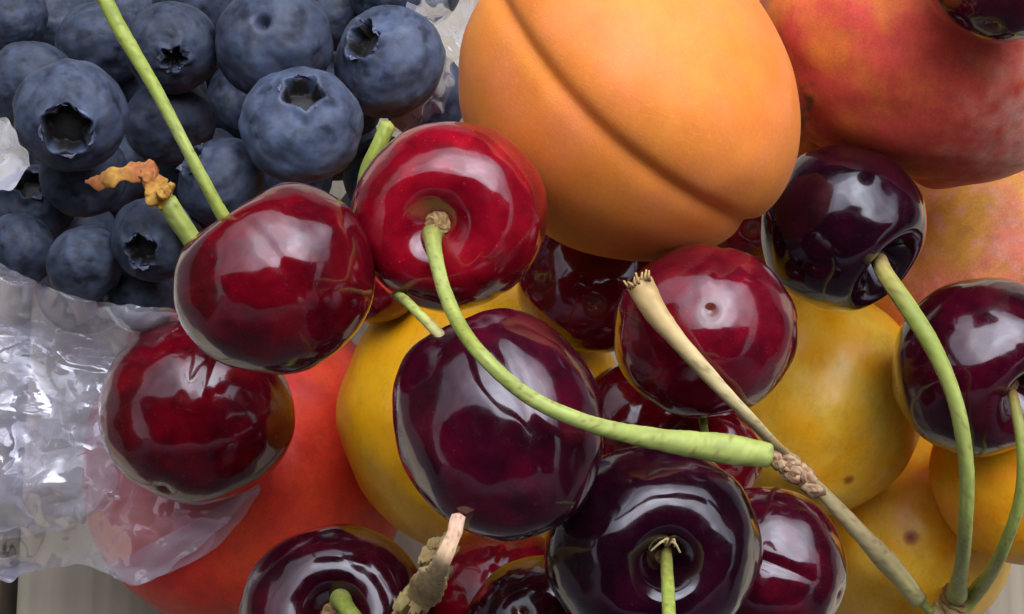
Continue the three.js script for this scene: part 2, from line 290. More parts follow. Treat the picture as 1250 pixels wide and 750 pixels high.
{
  const g = thing('awning', 'dark canvas awning stretched over the stall on four poles', 'awning', V(0, -0.74, 0));
  const cloth = new THREE.MeshStandardMaterial({ color: C(0.016, 0.015, 0.018), roughness: 0.95 }), pole = new THREE.MeshStandardMaterial({ color: C(0.25, 0.25, 0.26), roughness: 0.5, metalness: 0.6 });
  const sh = new THREE.BufferGeometry(), nx = 40, nz = 16, pos = [], idx = [];
  for (let k = 0; k < 2; k++) for (let j = 0; j <= nz; j++) for (let i = 0; i <= nx; i++) { const u = i / nx, v = j / nz; pos.push(-2.6 + 5.2 * u, 1.62 - 0.05 * Math.sin(Math.PI * v) - 0.04 * Math.abs(Math.sin(u * Math.PI * 4)) * v + 0.12 * v - k * 0.004, -0.08 + 2.2 * v); }
  const w = nx + 1, half = w * (nz + 1);
  for (let k = 0; k < 2; k++) for (let j = 0; j < nz; j++) for (let i = 0; i < nx; i++) { const a = k * half + j * w + i; k ? idx.push(a, a + 1, a + w, a + 1, a + w + 1, a + w) : idx.push(a, a + w, a + 1, a + 1, a + w, a + w + 1); }
  sh.setAttribute('position', new THREE.Float32BufferAttribute(pos, 3)); sh.setIndex(idx); sh.computeVertexNormals(); part(g, 'canopy', sh, cloth);
  for (const x of [-2.55, 2.55]) for (const z of [-0.05, 2.08]) part(g, 'pole', new THREE.CylinderGeometry(0.02, 0.02, 2.33, 16).translate(x, 0.425, z), pole);
  part(g, 'front_bar', new THREE.CylinderGeometry(0.018, 0.018, 5.1, 16).rotateZ(Math.PI / 2).translate(0, 1.598, -0.05), pole);
}
{
  const g = thing('garden_wall', 'pale rendered wall standing behind the stall', 'wall', V(0, -0.74, 2.6));
  part(g, 'render', new RoundedBoxGeometry(9, 2.9, 0.25, 2, 0.02).translate(0, 0.71, 2.6), new THREE.MeshStandardMaterial({ color: C(0.17, 0.15, 0.18), roughness: 0.9 }));
  part(g, 'coping', new RoundedBoxGeometry(9.1, 0.08, 0.34, 2, 0.01).translate(0, 2.2, 2.6), new THREE.MeshStandardMaterial({ color: C(0.3, 0.29, 0.28), roughness: 0.85 }));
}
{
  const g = thing('hedge', 'tall clipped evergreen hedge beyond the stall, with unseen side hedges added', 'hedge', V(0, -0.74, -4.4));
  const R = rng(91), leaf = new THREE.BufferGeometry();
  leaf.setAttribute('position', new THREE.Float32BufferAttribute([0, 0, 0, 0.028, 0.04, 0.01, 0, 0.09, 0, -0.028, 0.04, 0.01], 3)); leaf.setIndex([0, 1, 2, 0, 2, 3]); leaf.computeVertexNormals();
  const N = 16000, im = new THREE.InstancedMesh(leaf, new THREE.MeshStandardMaterial({ color: C(0.05, 0.085, 0.03), roughness: 0.6, side: THREE.DoubleSide }), N), o = new THREE.Object3D();
  im.name = 'foliage'; im.userData.kind = 'stuff';
  for (let k = 0; k < N; k++) { const side = k % 16 < 7 ? 0 : k % 2 ? 1 : -1, x = side ? -4.2 + 8.4 * R() : -6 + 12 * R(), y = 2.45 * Math.pow(R(), 0.85); const b = 0.14 * fbm(x * 1.1, y * 1.3, 0, 3); o.position.set(x, y * (1 + 0.04 * fbm(x, 3, 1, 2)), 0.42 + b + 0.12 * R() - (y > 2.2 ? 0.5 * R() : 0)); if (side) o.position.set(side * (4.45 - o.position.z), o.position.y, 4.4 + x - 1.2); o.rotation.set(R() * 6, R() * 6, R() * 6); o.scale.setScalar(0.8 + R() * 0.9); o.updateMatrix(); im.setMatrixAt(k, o.matrix); }
  shade(im); g.add(im);
  const core = new THREE.BoxGeometry(12, 2.35, 0.7, 120, 30, 6), p = core.attributes.position; for (let i = 0; i < p.count; i++) p.setZ(i, p.getZ(i) + 0.14 * fbm(p.getX(i) * 1.1, p.getY(i) * 1.3, 0, 3)); core.computeVertexNormals(); core.translate(0, 0.435, -4.4);
  for (const sd of [-1, 1]) part(g, 'branches', new THREE.BoxGeometry(0.7, 2.35, 8.4, 4, 10, 30).translate(sd * 4.45, 0.435, -1.2), new THREE.MeshStandardMaterial({ color: C(0.05, 0.075, 0.03), roughness: 1 }));  // unseen side hedges, added to darken what the fruit rims mirror
  part(g, 'branches', core, new THREE.MeshStandardMaterial({ color: C(0.05, 0.075, 0.03), roughness: 1 }));
}

// ------------------------------------------------------------------ stone fruit at the bottom of the pile
const mixc = (c, a, b, t) => c.copy(a).lerp(b, clamp(t));
const nectarine = settle(302, 572, 200), apricotBlush = settle(1178, 330, 172), plumLow = settle(1108, 655, 128), plumOrange = settle(1250, 576, 112), plumBig = settle(587, 506, 174), apricotUnder = settle(1000, 150, 120);
{
  const O = C(0.90, 0.095, 0.025), Rr = C(0.84, 0.045, 0.028), Dk = C(0.46, 0.008, 0.008);
  const g = thing('nectarine', 'glossy red and orange nectarine partly wrapped by the clear film', 'nectarine', base(nectarine));
  part(g, 'fruit', stoneFruit(nectarine, { t: dirv(0.1, 0.5, 0.85), n: dirv(0.3, -0.85, 0.4), seed: 3, groove: 0.0, lip: 0, lump: 0.02, colour: (v, c) => { const n = fbm(v.x * 1.6 + 4, v.y * 1.6, v.z * 1.6, 4); mixc(c, O, Rr, 0.72 + n * 0.7 - v.x * 0.5 + v.y * 0.35); c.lerp(Dk, clamp(n * 0.7 + v.y * 0.6 + 0.05)); } }), nectarineMat);
}
const YEL = C(0.97, 0.50, 0.012), GOLD = C(0.97, 0.44, 0.010), ORG = C(0.97, 0.34, 0.008), LEM = C(0.97, 0.57, 0.07);
function plum(s, label, colour, extra = {}) {
  const g = thing('yellow_plum', label, 'plum', base(s));
  part(g, 'fruit', stoneFruit(s, { t: dirv(0.3, 0.8, -0.4), n: dirv(0.9, -0.3, 0.2), seed: s.px, groove: 0.01, lip: 0.004, lump: 0.02, colour, ...extra }), plumMat); return g;
}
const spot = (v, c, x, y, rad, col) => { const z = Math.sqrt(Math.max(0, 1 - x * x - y * y)), e = Math.hypot(v.x - x, v.y - y, v.z - z) / rad; if (e < 1) c.lerp(col, 1 - e * e); };
plum(plumBig, 'large golden plum under the tall dark cherry', (v, c) => mixc(c, YEL, GOLD, 0.5 + fbm(v.x * 1.5, v.y * 1.5 + 2, v.z * 1.5, 3)), { sy: 0.99 });
plum(plumLow, 'mottled yellow plum with a dark red spot, behind the stem fork', (v, c) => { mixc(c, LEM, GOLD, 0.35 + 1.3 * fbm(v.x * 2, v.y * 2 + 7, v.z * 2, 4)); spot(v, c, -0.16, 0.1, 0.085, C(0.30, 0.02, 0.01)); spot(v, c, 0.35, -0.3, 0.05, C(0.3, 0.09, 0.01)); }, { nu: 288, nv: 208 });
plum(plumOrange, 'small orange yellow plum under the cherry with the short curved stem', (v, c) => mixc(c, ORG, YEL, 0.3 + fbm(v.x * 1.6, v.y * 1.6 + 1, v.z * 1.6, 3)));
const plumRight = settle(990, 490, 136);
plum(plumRight, 'yellow plum with cloudy pale streaks, crossed by the dry stem', (v, c) => { mixc(c, LEM, GOLD, 0.4 + 1.2 * fbm(v.x * 1.8 + 5, v.y * 1.8, v.z * 1.8, 4)); spot(v, c, 0.23, -0.62, 0.06, C(0.35, 0.1, 0.02)); }, { nu: 256, nv: 180, sy: 1.05 });

{
  const g = thing('apricot', 'yellow and pink blushed apricot under the scarred peach', 'apricot', base(apricotBlush));
  const Y = C(0.74, 0.34, 0.05), P = C(0.72, 0.20, 0.11), Pk = C(0.78, 0.34, 0.24);
  part(g, 'fruit', stoneFruit(apricotBlush, { t: dirv(0.6, 0.5, 0.2), n: dirv(-0.3, 0.9, 0.2), seed: 12, groove: 0.02, lip: 0.01, lump: 0.03, colour: (v, c) => { const n = fbm(v.x * 2.2, v.y * 2.2 + 3, v.z * 2.2, 5); mixc(c, Y, P, 0.45 + (v.x - 0.15) * 0.9 - (v.y - 0.35) * 1.5 + n * 1.1); c.lerp(Pk, clamp(fbm(v.x * 6, v.y * 6, v.z * 6 + 2, 4) * 1.4)); } }), peachMat);
  const g2 = thing('apricot', 'deep orange red apricot wedged behind the big apricot and the peach', 'apricot', base(apricotUnder));
  part(g2, 'fruit', stoneFruit(apricotUnder, { t: dirv(0.2, 0.8, 0.2), n: dirv(1, 0, 0), seed: 31, groove: 0.02, lip: 0.01, colour: (v, c) => mixc(c, C(0.62, 0.2, 0.03), C(0.4, 0.03, 0.015), 0.5 + fbm(v.x * 2, v.y * 2, v.z * 2 + 8, 4) * 1.3) }), peachMat);
}
const peachTop = settle(1142, 40, 186);
{
  const g = thing('peach', 'dark red and orange peach with a small scar', 'peach', base(peachTop));
  const Rd = C(0.70, 0.095, 0.06), Or = C(0.80, 0.25, 0.04), Pk = C(0.86, 0.40, 0.28), Sc = C(0.16, 0.09, 0.04);
  part(g, 'fruit', stoneFruit(peachTop, { t: dirv(0.15, 0.95, 0.2), n: dirv(0.96, -0.22, -0.25), seed: 5, sz: 1.2, groove: 0.045, gw: 0.1, lip: 0.012, bow: -0.05, lump: 0.03, nu: 288, nv: 208, colour: (v, c) => {
    const n = fbm(v.x * 2 + 1, v.y * 2, v.z * 2, 5); mixc(c, Or, Rd, 0.75 + n * 1.2 + (v.x + 0.55) * 0.7);
    c.lerp(Pk, clamp(sstep(-0.1, 0.5, v.x + 0.25 * fbm(v.x * 4, v.y * 4, 3, 3)) * sstep(0.0, -0.6, v.y + 0.3 * fbm(v.x * 5, v.y * 5, 8, 3)) * 0.85 + fbm(v.x * 9, v.y * 3, v.z * 9, 4) * 0.45 * sstep(-0.3, 0.3, v.x)));
    const sx = -0.73 + 0.07 * noise3(v.y * 6, 1, 1), on = sstep(0.035, 0.008, Math.abs(v.x - sx)) * sstep(-0.68, -0.62, v.y) * sstep(-0.38, -0.44, v.y); c.lerp(Sc, on * clamp(0.55 + noise3(v.x * 20, v.y * 14, 2)));
  } }), peachMat);
}

// ------------------------------------------------------------------ blueberries: hidden layers first, then the ones in view
const later = [], named = [];
const plainTag = (o = {}) => ({ look: 'small dark blueberry without a visible crown deep in the heap', crown: false, ...o });
{
  const R = rng(44);
  const deep = [];   // built at the end, when it is known which of them show
  for (let row = 0; row < 5; row++) for (let k = 0; k < 6; k++) deep.push([-15 + k * 104 + (row % 2) * 50 + R() * 16, -20 + row * 92 + R() * 16]);
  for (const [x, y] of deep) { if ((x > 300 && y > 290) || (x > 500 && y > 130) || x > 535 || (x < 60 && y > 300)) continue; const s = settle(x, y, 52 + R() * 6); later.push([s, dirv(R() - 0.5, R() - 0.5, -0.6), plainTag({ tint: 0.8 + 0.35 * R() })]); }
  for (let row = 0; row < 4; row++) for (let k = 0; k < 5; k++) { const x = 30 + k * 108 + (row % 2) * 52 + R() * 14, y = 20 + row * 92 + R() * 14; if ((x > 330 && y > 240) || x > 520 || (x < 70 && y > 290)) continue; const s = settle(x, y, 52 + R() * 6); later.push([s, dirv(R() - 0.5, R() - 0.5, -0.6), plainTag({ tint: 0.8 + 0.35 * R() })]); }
}
const P = (dx, dy, r) => { const x = dx / r, y = -dy / r; return dirv(x, y, Math.sqrt(Math.max(0.02, 1 - x * x - y * y))); };
const G = (l) => ({ look: l });
const berries = [
  // px, py, r, axis, options : lower ones first
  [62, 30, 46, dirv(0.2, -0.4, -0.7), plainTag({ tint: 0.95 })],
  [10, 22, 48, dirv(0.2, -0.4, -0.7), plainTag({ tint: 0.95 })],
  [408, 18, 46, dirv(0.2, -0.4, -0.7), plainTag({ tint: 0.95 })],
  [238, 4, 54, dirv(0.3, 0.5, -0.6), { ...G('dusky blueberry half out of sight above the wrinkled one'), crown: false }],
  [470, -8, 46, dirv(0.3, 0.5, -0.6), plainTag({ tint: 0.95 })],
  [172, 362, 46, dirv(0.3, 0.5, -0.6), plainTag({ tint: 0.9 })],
  [40, 250, 52, dirv(0.1, 0.5, 0.75), { ...G('dark blueberry with a shrivelled crown, half under the film'), tint: 1.0 }],
  [24, 304, 46, dirv(0.3, 0.5, -0.6), { ...G('dark blueberry peeping over the bag rim, beside the white film edge'), crown: false, tint: 0.95 }],
  [104, 322, 48, dirv(-0.3, 0.5, -0.6), { ...G('smooth blueberry just above the folded bag rim'), crown: false, tint: 1.0 }],
  [102, 214, 54, dirv(-0.3, 0.5, -0.6), { ...G('blueberry beneath the torn brown bract'), crown: false, tint: 0.95 }],
  [207, 150, 56, dirv(-0.3, 0.6, -0.6), { ...G('shaded blueberry crossed by the long green stem'), crown: false, tint: 0.95 }],
  [188, 292, 53, P(-10, 18, 53), { ...G('blueberry with a dark open crown beside the fat stem end'), tint: 1.0, open: 1.05 }],
  [124, 55, 56, dirv(-0.3, 0.6, -0.6), { ...G('purplish blueberry left of the stem top, behind the crowned one'), crown: false, tint: 1.0 }],
  [38, 104, 57, dirv(-0.2, 0.5, -0.5), { ...G('blueberry with a small wet glint near the white film edge'), crown: false, tint: 1.0 }],
  [270, 222, 56, P(-36, -28, 56), { ...G('blueberry with its crown turned to the long green stem'), tint: 1.05, open: 0.8 }],
  [210, 58, 57, P(10, 22, 57), { ...G('blueberry with a wrinkled half closed crown beside the stem'), tint: 1.0, open: 0.65 }],
  [334, 52, 72, P(-8, -18, -72).negate(), { ...G('large blueberry showing the round pore of its stem end'), crown: false, pore: true, tint: 1.2, tall: 0.9 }],
  [86, 142, 69, P(8, 26, 69), { ...G('large blueberry with a wide open dark crown'), tint: 1.5, open: 1.2 }],
  [475, 75, 70, P(-34, -22, 70), { ...G('pale blueberry with a jagged crown next to the big apricot'), tint: 1.8, open: 0.88 }],
  [368, 153, 75, P(8, -40, 75), { ...G('palest blueberry with a star shaped crown above the dark red cherry'), tint: 2.1, open: 0.9 }],
];
// the axis of a pore berry points away so that its stem end faces the eye
for (const [x, y, r, ax, o] of berries) {
  const s = settle(x, y, r);
  const axis = o.pore ? dirv(0.11, -0.27, -0.95) : ax;
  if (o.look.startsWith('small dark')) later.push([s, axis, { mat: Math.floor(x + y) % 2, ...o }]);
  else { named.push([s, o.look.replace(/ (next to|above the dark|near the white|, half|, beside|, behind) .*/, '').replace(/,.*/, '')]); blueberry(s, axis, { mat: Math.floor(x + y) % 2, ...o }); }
}

// ------------------------------------------------------------------ cherries
const cherries = {};
const mk = (key, px, py, r, label, axis, look, opt) => { const s = settle(px, py, r, opt); s.axis = axis; cherries[key] = { s, g: makeCherry(s, label, axis, { seed: px * 0.013 + 2, ...look }) }; return cherries[key]; };
mk('hidA', 722, 345, 92, 'dark red cherry in the shadow between apricot and red cherries', dirv(0, 0.3, -0.9), { a: MID.b, b: RED.a });
mk('hidB', 912, 262, 70, 'dark cherry wedged below the right side of the big apricot', dirv(0, 0.3, -0.9), { a: MID.b, b: RED.a });
mk('hidF', 462, 346, 52, 'filler cherry added to darken the gap between the two upper red cherries', dirv(0.3, 0.3, -0.9), { a: MID.b, b: RED.a });  // filler, added so this gap reads dark instead of showing table
mk('hidC', 782, 520, 84, 'filler cherry added to darken the gap under the cherry that shows its scar', dirv(0.3, 0.3, -0.9), { a: MID.b, b: RED.a }, { floor: 0.004 });  // filler, added to cover the light table in the gap
mk('hidD', 612, 736, 98, 'filler cherry added to darken the gap under the ragged dried spur', dirv(0.3, 0.3, -0.9), { a: MID.b, b: RED.a });  // filler, added where there is only a black gap
mk('hidG', 560, 240, 84, 'dark cherry in shadow under the brightest red one', dirv(0.3, 0.3, -0.9), { a: MID.b, b: RED.a });
mk('hidH', 860, 560, 70, 'dark cherry below the fat end of the curved stem', dirv(0.3, 0.3, -0.9), { a: MID.b, b: RED.a });
mk('lowR', 936, 698, 104, 'dark red cherry tucked beneath the blackest open cherry', dirv(-0.7, 0.2, -0.3), { ...DARK, a: [0.04, 0.002, 0.008], b: [0.09, 0.002, 0.01], roll: 1.0, suture: 0.04 });
mk('lowM', 664, 772, 100, 'dark cherry with a ringed tip beside the dry spur', dirv(0.28, -0.35, -0.85), { ...DARK });
mk('lowL', 410, 752, 116, 'dark cherry with a cut green stem on the nectarine', P(2, -24, 116), { ...DARK, cav: 0.32, cw: 0.22 });
mk('ink', 797, 670, 132, 'blackest cherry with a deep round stem hollow', P(16, 6, 132), { ...INK, cav: 0.42, cw: 0.19, lump: 0.018 });
mk('rightDark', 1027, 277, 106, 'dark purple cherry with its stem leaving one side, against the big apricot', P(64, 66, 106), { ...INK, cav: 0.55, cw: 0.28, suture: 0.02, roll: 2.2 });
mk('farRight', 1197, 446, 113, 'dark cherry with a hollow that holds the short curved stem', P(52, 46, 113), { ...DARK, cav: 0.34, cw: 0.22 });
const apricotBig = settle(763, 116, 208, { floor: 0.015 });
{
  const g = thing('apricot', 'big orange apricot with a deep curved seam', 'apricot', base(apricotBig));
  const A = C(0.93, 0.305, 0.048), B = C(0.91, 0.25, 0.032), Pk = C(0.93, 0.315, 0.12);
  part(g, 'fruit', stoneFruit(apricotBig, { t: dirv(0.70, -0.66, -0.05), n: dirv(0.652, 0.755, 0.076), seed: 9, sy: 1.03, sz: 0.93, groove: 0.022, gw: 0.08, lip: 0.07, bow: 0.24, shift: 0.05, lump: 0.012, nu: 320, nv: 224, colour: (v, c) => { const n = fbm(v.x * 1.3, v.y * 1.3, v.z * 1.3 + 4, 4); mixc(c, A, B, 0.45 + n * 1.3); c.lerp(Pk, clamp(n * 0.5 + 0.15 + 0.3 * fbm(v.x * 3, v.y * 3 + 9, v.z * 3, 3))); } }), apricotMat);
}
mk('scar', 860, 403, 113, 'red cherry turned so its tip scar shows, behind the dry stem', dirv(0.02, -0.22, -0.95), { ...MID, a: [0.11, 0.002, 0.010], b: [0.18, 0.003, 0.013], lump: 0.018, suture: 0.03 });
mk('leftLow', 238, 507, 116, 'dark red cherry lying on the film beside the nectarine', dirv(0.25, 0.75, -0.5), { ...MID, wide: 1.04 });
mk('bright', 549, 265, 115, 'brightest red cherry with a hollow and long curved stem', P(-20, 18, 115), { ...RED, cav: 0.26, cw: 0.25, wide: 1.05 });
mk('tall', 610, 520, 138, 'tall dark purple cherry on the golden plum', dirv(-0.35, 0.85, -0.35), { ...DARK, a: [0.035, 0.002, 0.009], b: [0.075, 0.002, 0.012], tall: 1.06, wide: 0.92, lump: 0.018, suture: 0.022 });
mk('leftTop', 338, 342, 121, 'dark red cherry holding the long straight stem by the blueberries', dirv(-0.5, 0.72, 0.12), { ...MID, wide: 1.03, tall: 0.95, cav: 0.3 });
mk('corner', 1222, -38, 98, 'dark cherry on the scarred peach', dirv(0.2, 0.7, -0.4), { ...DARK });

// ------------------------------------------------------------------ stems
const zc = (k) => cherries[k].s.z, rc = (k) => cherries[k].s.R;
function stem(key, list, widths, cols, opt = {}) {
  const zm = list.reduce((s, p) => s + p[2], 0) / list.length, c = cherries[key];
  return part(c.g, 'stem', sweep(stemPoints(list), mm(widths, zm, 0.86), cols, opt), stemMat);
}
{ // brightest cherry: long stem curling across the pile
  const c = cherries.bright.s, z0 = c.z - c.R * 0.55, zt = zc('tall') - rc('tall') * 1.0;
  const L = [[527, 280, z0 + 0.001], [531, 312, z0 - 0.004], [546, 365, z0 - 0.008], [590, 436, zt - 0.0035], [645, 484, zt - 0.0025], [715, 516, zt - 0.001], [800, 536, zt + 0.003], [870, 546, zt + 0.006], [938, 556, zt + 0.008]];
  const st = stem('bright', L, [34, 24, 21, 22, 21, 21, 21, 21, 22, 23, 26, 31, 38, 44, 36], [OLV, LIME, LIME, GRN, LIME, LIME, LIME, LIME, LIME], { seg: 160 });
  scarRing(cherries.bright.g, c, c.axis, 0.15, 0.60);
  const z1 = zt + 0.009;
  const R = rng(5); for (let k = 0; k < 9; k++) { const x = 946 + k * 5.4 + R() * 6, y = 558 + k * 4.2 + (R() - 0.5) * 20; const p = at(x, y, z1), q = basis(dirv(R() - 0.5, R() - 0.5, 1), dirv(0.8, -0.6, R())); const geo = ball(14, 10, (th, ph, d) => V(d.x * 0.0013, d.y * 0.0006, d.z * 0.0008).multiplyScalar(1 + 0.3 * noise3(d.x * 3 + k, d.y * 3, d.z * 3)), (d, cc) => cc.copy(C(0.22, 0.09, 0.05)).lerp(PALE, clamp(0.2 + 0.6 * noise3(d.x * 3, d.y * 3 + k, d.z)))); const m = part(st, 'bud_scale', turned(geo, q, p), dryMat); m.position.set(0, 0, 0); }
}
{ // long straight stem leaving the frame
  const z0 = zc('leftTop') - 0.003;
  stem('leftTop', [[296, 300, z0 + 0.001], [277, 272, z0 - 0.001], [240, 205, z0 - 0.003], [190, 110, z0 - 0.004], [140, 24, z0 - 0.004], [112, -34, z0 - 0.004]], [24, 18, 17, 19, 22, 24], [GRN, GRN, LIME, GRN, GRN, GRN]);
}
{ // stem passing behind the upper left cherry, with its torn bract
  const z0 = frontZ(205, 245) - 0.0015, z1 = Math.max(zc('leftTop') + 0.003, z0);
  stem('leftLow', [[262, 425, zc('leftLow') - 0.004], [262, 360, zc('leftTop') + 0.012], [240, 302, z0 - 0.001], [215, 265, z0 - 0.003], [203, 246, z0 - 0.004]], [20, 20, 20, 24, 30], [GRN, LIME, LIME, LIME, LIME]);
  const s = cherries.leftLow.g, RUST = C(0.34, 0.11, 0.025), OCH = C(0.42, 0.22, 0.03), zb = z0 - 0.004;
  part(s, 'bract', sweep(stemPoints([[203, 246, zb], [190, 232, zb - 0.001], [180, 212, zb - 0.0015], [172, 200, zb]]), mm([30, 36, 26, 8], zb), [OCH, OCH, RUST, BRN], { lump: 0.4, freq: 330, flat: 0.4, seed: 3, ring: 28 }), dryMat);
  part(s, 'bract', sweep(stemPoints([[188, 208, zb - 0.001], [165, 208, zb - 0.002], [140, 213, zb - 0.0025], [118, 221, zb - 0.001], [104, 222, zb]]), mm([26, 24, 22, 20, 4], zb), [RUST, RUST, OCH, RUST, RUST], { lump: 0.4, freq: 300, flat: 0.3, seed: 9, ring: 28 }), dryMat);
  part(s, 'bract', sweep(stemPoints([[196, 240, zb - 0.002], [205, 232, zb - 0.002], [211, 228, zb]]), mm([24, 16, 6], zb), [OCH, OCH, RUST], { lump: 0.4, freq: 700, flat: 0.6, seed: 19 }), dryMat);
}
{ // stem of the tall cherry, curling behind the brightest one
  const zt = zc('tall'), zb = zc('bright') + rc('bright') * 0.6;
  stem('tall', [[552, 425, zt - 0.004], [528, 400, zt - 0.002], [500, 372, Math.min(zt + 0.002, zb)], [470, 340, zb + 0.001], [444, 280, zb + 0.003], [446, 214, zb + 0.002], [462, 178, zb + 0.001], [474, 152, zb + 0.001]], [16, 14, 14, 15, 17, 19, 21, 24], [PALE, LIME, LIME, GRN, GRN, GRN, GRN, GRN]);
}
{ // scar cherry: a short piece of stem below
  const zs = zc('scar'); stem('scar', [[862, 470, zs + 0.011], [856, 500, zs + 0.006], [859, 520, zs + 0.003], [862, 540, zs + 0.002]], [13, 12, 12, 12], [GRN, GRN, GRN]);
}
{
  const c = cherries.ink.s, z0 = c.z - c.R * 0.45;
  stem('ink', [[813, 660, z0 + 0.002], [814, 690, z0 - 0.004], [816, 730, z0 - 0.010], [818, 775, z0 - 0.015]], [14, 18, 19, 19], [BRN, OLV, GRN, GRN]);
  scarRing(cherries.ink.g, c, c.axis, 0.11, 0.42);
  const R = rng(8); for (let k = 0; k < 5; k++) { const a = 0.4 + k * 0.55, x = 812 + 20 * Math.cos(a), y = 676 - 18 * Math.sin(a); part(cherries.ink.g, 'fibre', sweep(stemPoints([[813, 668, z0 - 0.001], [(813 + x) / 2 + R() * 8, (668 + y) / 2 - 6, z0 - 0.003], [x, y + 6, z0 - 0.0025]]), mm([4, 3.4, 2.4], z0), [DRY, PALE], { seg: 14, ring: 6 }), dryMat); }
}
{
  const c = cherries.lowL.s, z0 = c.z - c.R * 0.5;
  stem('lowL', [[414, 736, z0 + 0.002], [416, 732, z0 - 0.003], [424, 744, z0 - 0.008], [448, 775, z0 - 0.012]], [30, 30, 24, 22], [GRN, LIME, GRN, GRN]);
  scarRing(cherries.lowL.g, c, c.axis, 0.17, 0.52);
}
const forkZ = frontZ(1160, 740) - 0.004;
{
  const c = cherries.rightDark.s, z0 = frontZ(1080, 335, [c]) ;
  stem('rightDark', [[1073, 318, z0 + 0.004], [1081, 335, z0 - 0.0005], [1105, 370, z0 - 0.004], [1140, 426, z0 - 0.005], [1167, 492, z0 - 0.004], [1180, 570, z0 - 0.001], [1178, 650, z0 + 0.006], [1168, 728, forkZ - 0.001]], [24, 26, 22, 21, 21, 22, 26, 36], [DRY, GRN, LIME, LIME, LIME, LIME, LIME, LIME], { seg: 130 });
  scarRing(cherries.rightDark.g, c, c.axis, 0.12, 0.5);
  const zf = frontZ(1238, 490, [cherries.farRight.s]);
  const f = stem('farRight', [[1236, 480, zf + 0.003], [1240, 498, zf - 0.001], [1248, 545, zf - 0.003], [1246, 606, zf - 0.001], [1224, 672, zf + 0.006], [1186, 730, forkZ], [1150, 772, forkZ + 0.001]], [14, 16, 17, 19, 21, 26, 28], [BRN, GRN, LIME, LIME, LIME, LIME, LIME], { seg: 120 });
  scarRing(cherries.farRight.g, cherries.farRight.s, cherries.farRight.s.axis, 0.12, 0.5);
  part(cherries.rightDark.g, 'spur', sweep(stemPoints([[1170, 722, forkZ - 0.001], [1162, 740, forkZ], [1150, 760, forkZ + 0.001], [1140, 778, forkZ + 0.002]]), mm([36, 34, 36, 30], forkZ), [BRN, DRY, PALE, DRY], { lump: 0.28, freq: 500, seed: 4 }), dryMat);
}
{ // the dry loose stem
  const za = zc('scar') - rc('scar') * 0.95, zb = frontZ(985, 580) - 0.003;
  const L = [[781, 346, za - 0.001], [800, 381, za - 0.0015], [850, 441, za - 0.001], [918, 514, Math.min(za + 0.004, zb)], [985, 581, zb], [1050, 651, zb + 0.004], [1096, 701, forkZ - 0.003], [1122, 733, forkZ - 0.001]];
  const g = thing('dry_stalk', 'dry pale straw coloured stalk lying across the yellow plum', 'stalk', at(...L[7]));
  part(g, 'stalk', sweep(stemPoints(L), mm([34, 21, 16, 14, 13, 13, 14, 16, 20, 26, 35, 29], za), [DRY, PALE, PALE, DRY, PALE, PALE, PALE, LIME.clone().lerp(PALE, 0.6)], { seg: 140 }), stemMat);
  part(g, 'tail', sweep(stemPoints([[1118, 729, forkZ - 0.001], [1134, 744, forkZ], [1144, 752, forkZ]]), mm([16, 11, 10], forkZ), [LIME, LIME], { seg: 20 }), stemMat);
  const R = rng(12); for (let k = 0; k < 7; k++) { const a = k / 6 - 0.5; part(g, 'bristle', sweep(stemPoints([[783 + a * 22, 350 - a * 8, za - 0.0012], [779 + a * 26, 343 - a * 12, za - 0.002 - R() * 0.001], [776 + a * 30 + R() * 6, 340 - a * 14 - R() * 7, za - 0.002]]), mm([5, 4, 2.5], za), [BRN, DRY], { seg: 10, ring: 6 }), dryMat); }
}
{ // ragged dry spur at the bottom
  const z0 = frontZ(558, 640) - 0.002, z1 = frontZ(500, 745) - 0.004, ST = C(0.68, 0.50, 0.21);
  const g = thing('dried_spur', 'ragged straw coloured dried spur leaning on the golden plum', 'spur', at(500, 748, z1));
  part(g, 'husk', sweep(stemPoints([[560, 630, z0], [554, 652, z0 - 0.001], [541, 682, z0 - 0.001], [524, 714, (z0 + z1) / 2], [500, 748, z1], [478, 775, z1]]), mm([18, 26, 40, 46, 40, 34], z0), [C(0.6, 0.36, 0.24), ST, ST, DRY, ST, DRY], { lump: 0.15, freq: 260, flat: 0.4, seed: 6, seg: 160, ring: 48 }), dryMat);
  const R = rng(77); for (let k = 0; k < 22; k++) { const t = R(), e = R() * 2 - 1, x = 558 - 58 * t ** 1.2 + e * (4 + 17 * Math.sin(t * 2.6)), y = 642 + 104 * t + e * 8, zz = z0 + (z1 - z0) * t - 0.0014; const geo = ball(16, 10, (th, ph, d) => V(d.x * 0.0010, d.y * 0.00022, d.z * 0.0019).multiplyScalar((0.45 + 0.55 * t) * (0.8 + 0.5 * noise3(d.x * 2 + k, d.y * 2, d.z * 2))), (d, cc) => cc.copy(ST).lerp(k % 3 ? DRY : C(0.42, 0.40, 0.10), clamp(0.4 + 0.6 * noise3(d.x * 3, d.y * 3 + k, d.z)))); part(g, 'flake', turned(geo, basis(dirv(R() - 0.5 + e * 0.6, R() - 0.5, 0.9), dirv(0.85, -0.5, R() - 0.5)), at(x, y, zz)), dryMat); }
}

// ------------------------------------------------------------------ the shaded blueberries that show between the others
{
  const shown = new Set();
  for (let y = 0; y < 750; y += 5) for (let x = 0; x < 700; x += 5) { let best = null, bz = 9; for (const s of placed) { if (Math.hypot(s.px - x, s.py - y) < s.r) { const f = frontZ(x, y, [s]); if (f < bz) { bz = f; best = s; } } } if (best) shown.add(best); }
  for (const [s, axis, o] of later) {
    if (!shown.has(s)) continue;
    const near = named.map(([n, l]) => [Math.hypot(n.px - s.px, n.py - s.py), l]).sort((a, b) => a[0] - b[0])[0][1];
    blueberry(s, axis, { ...o, look: `small shaded blueberry under the ${near}` });
  }
}

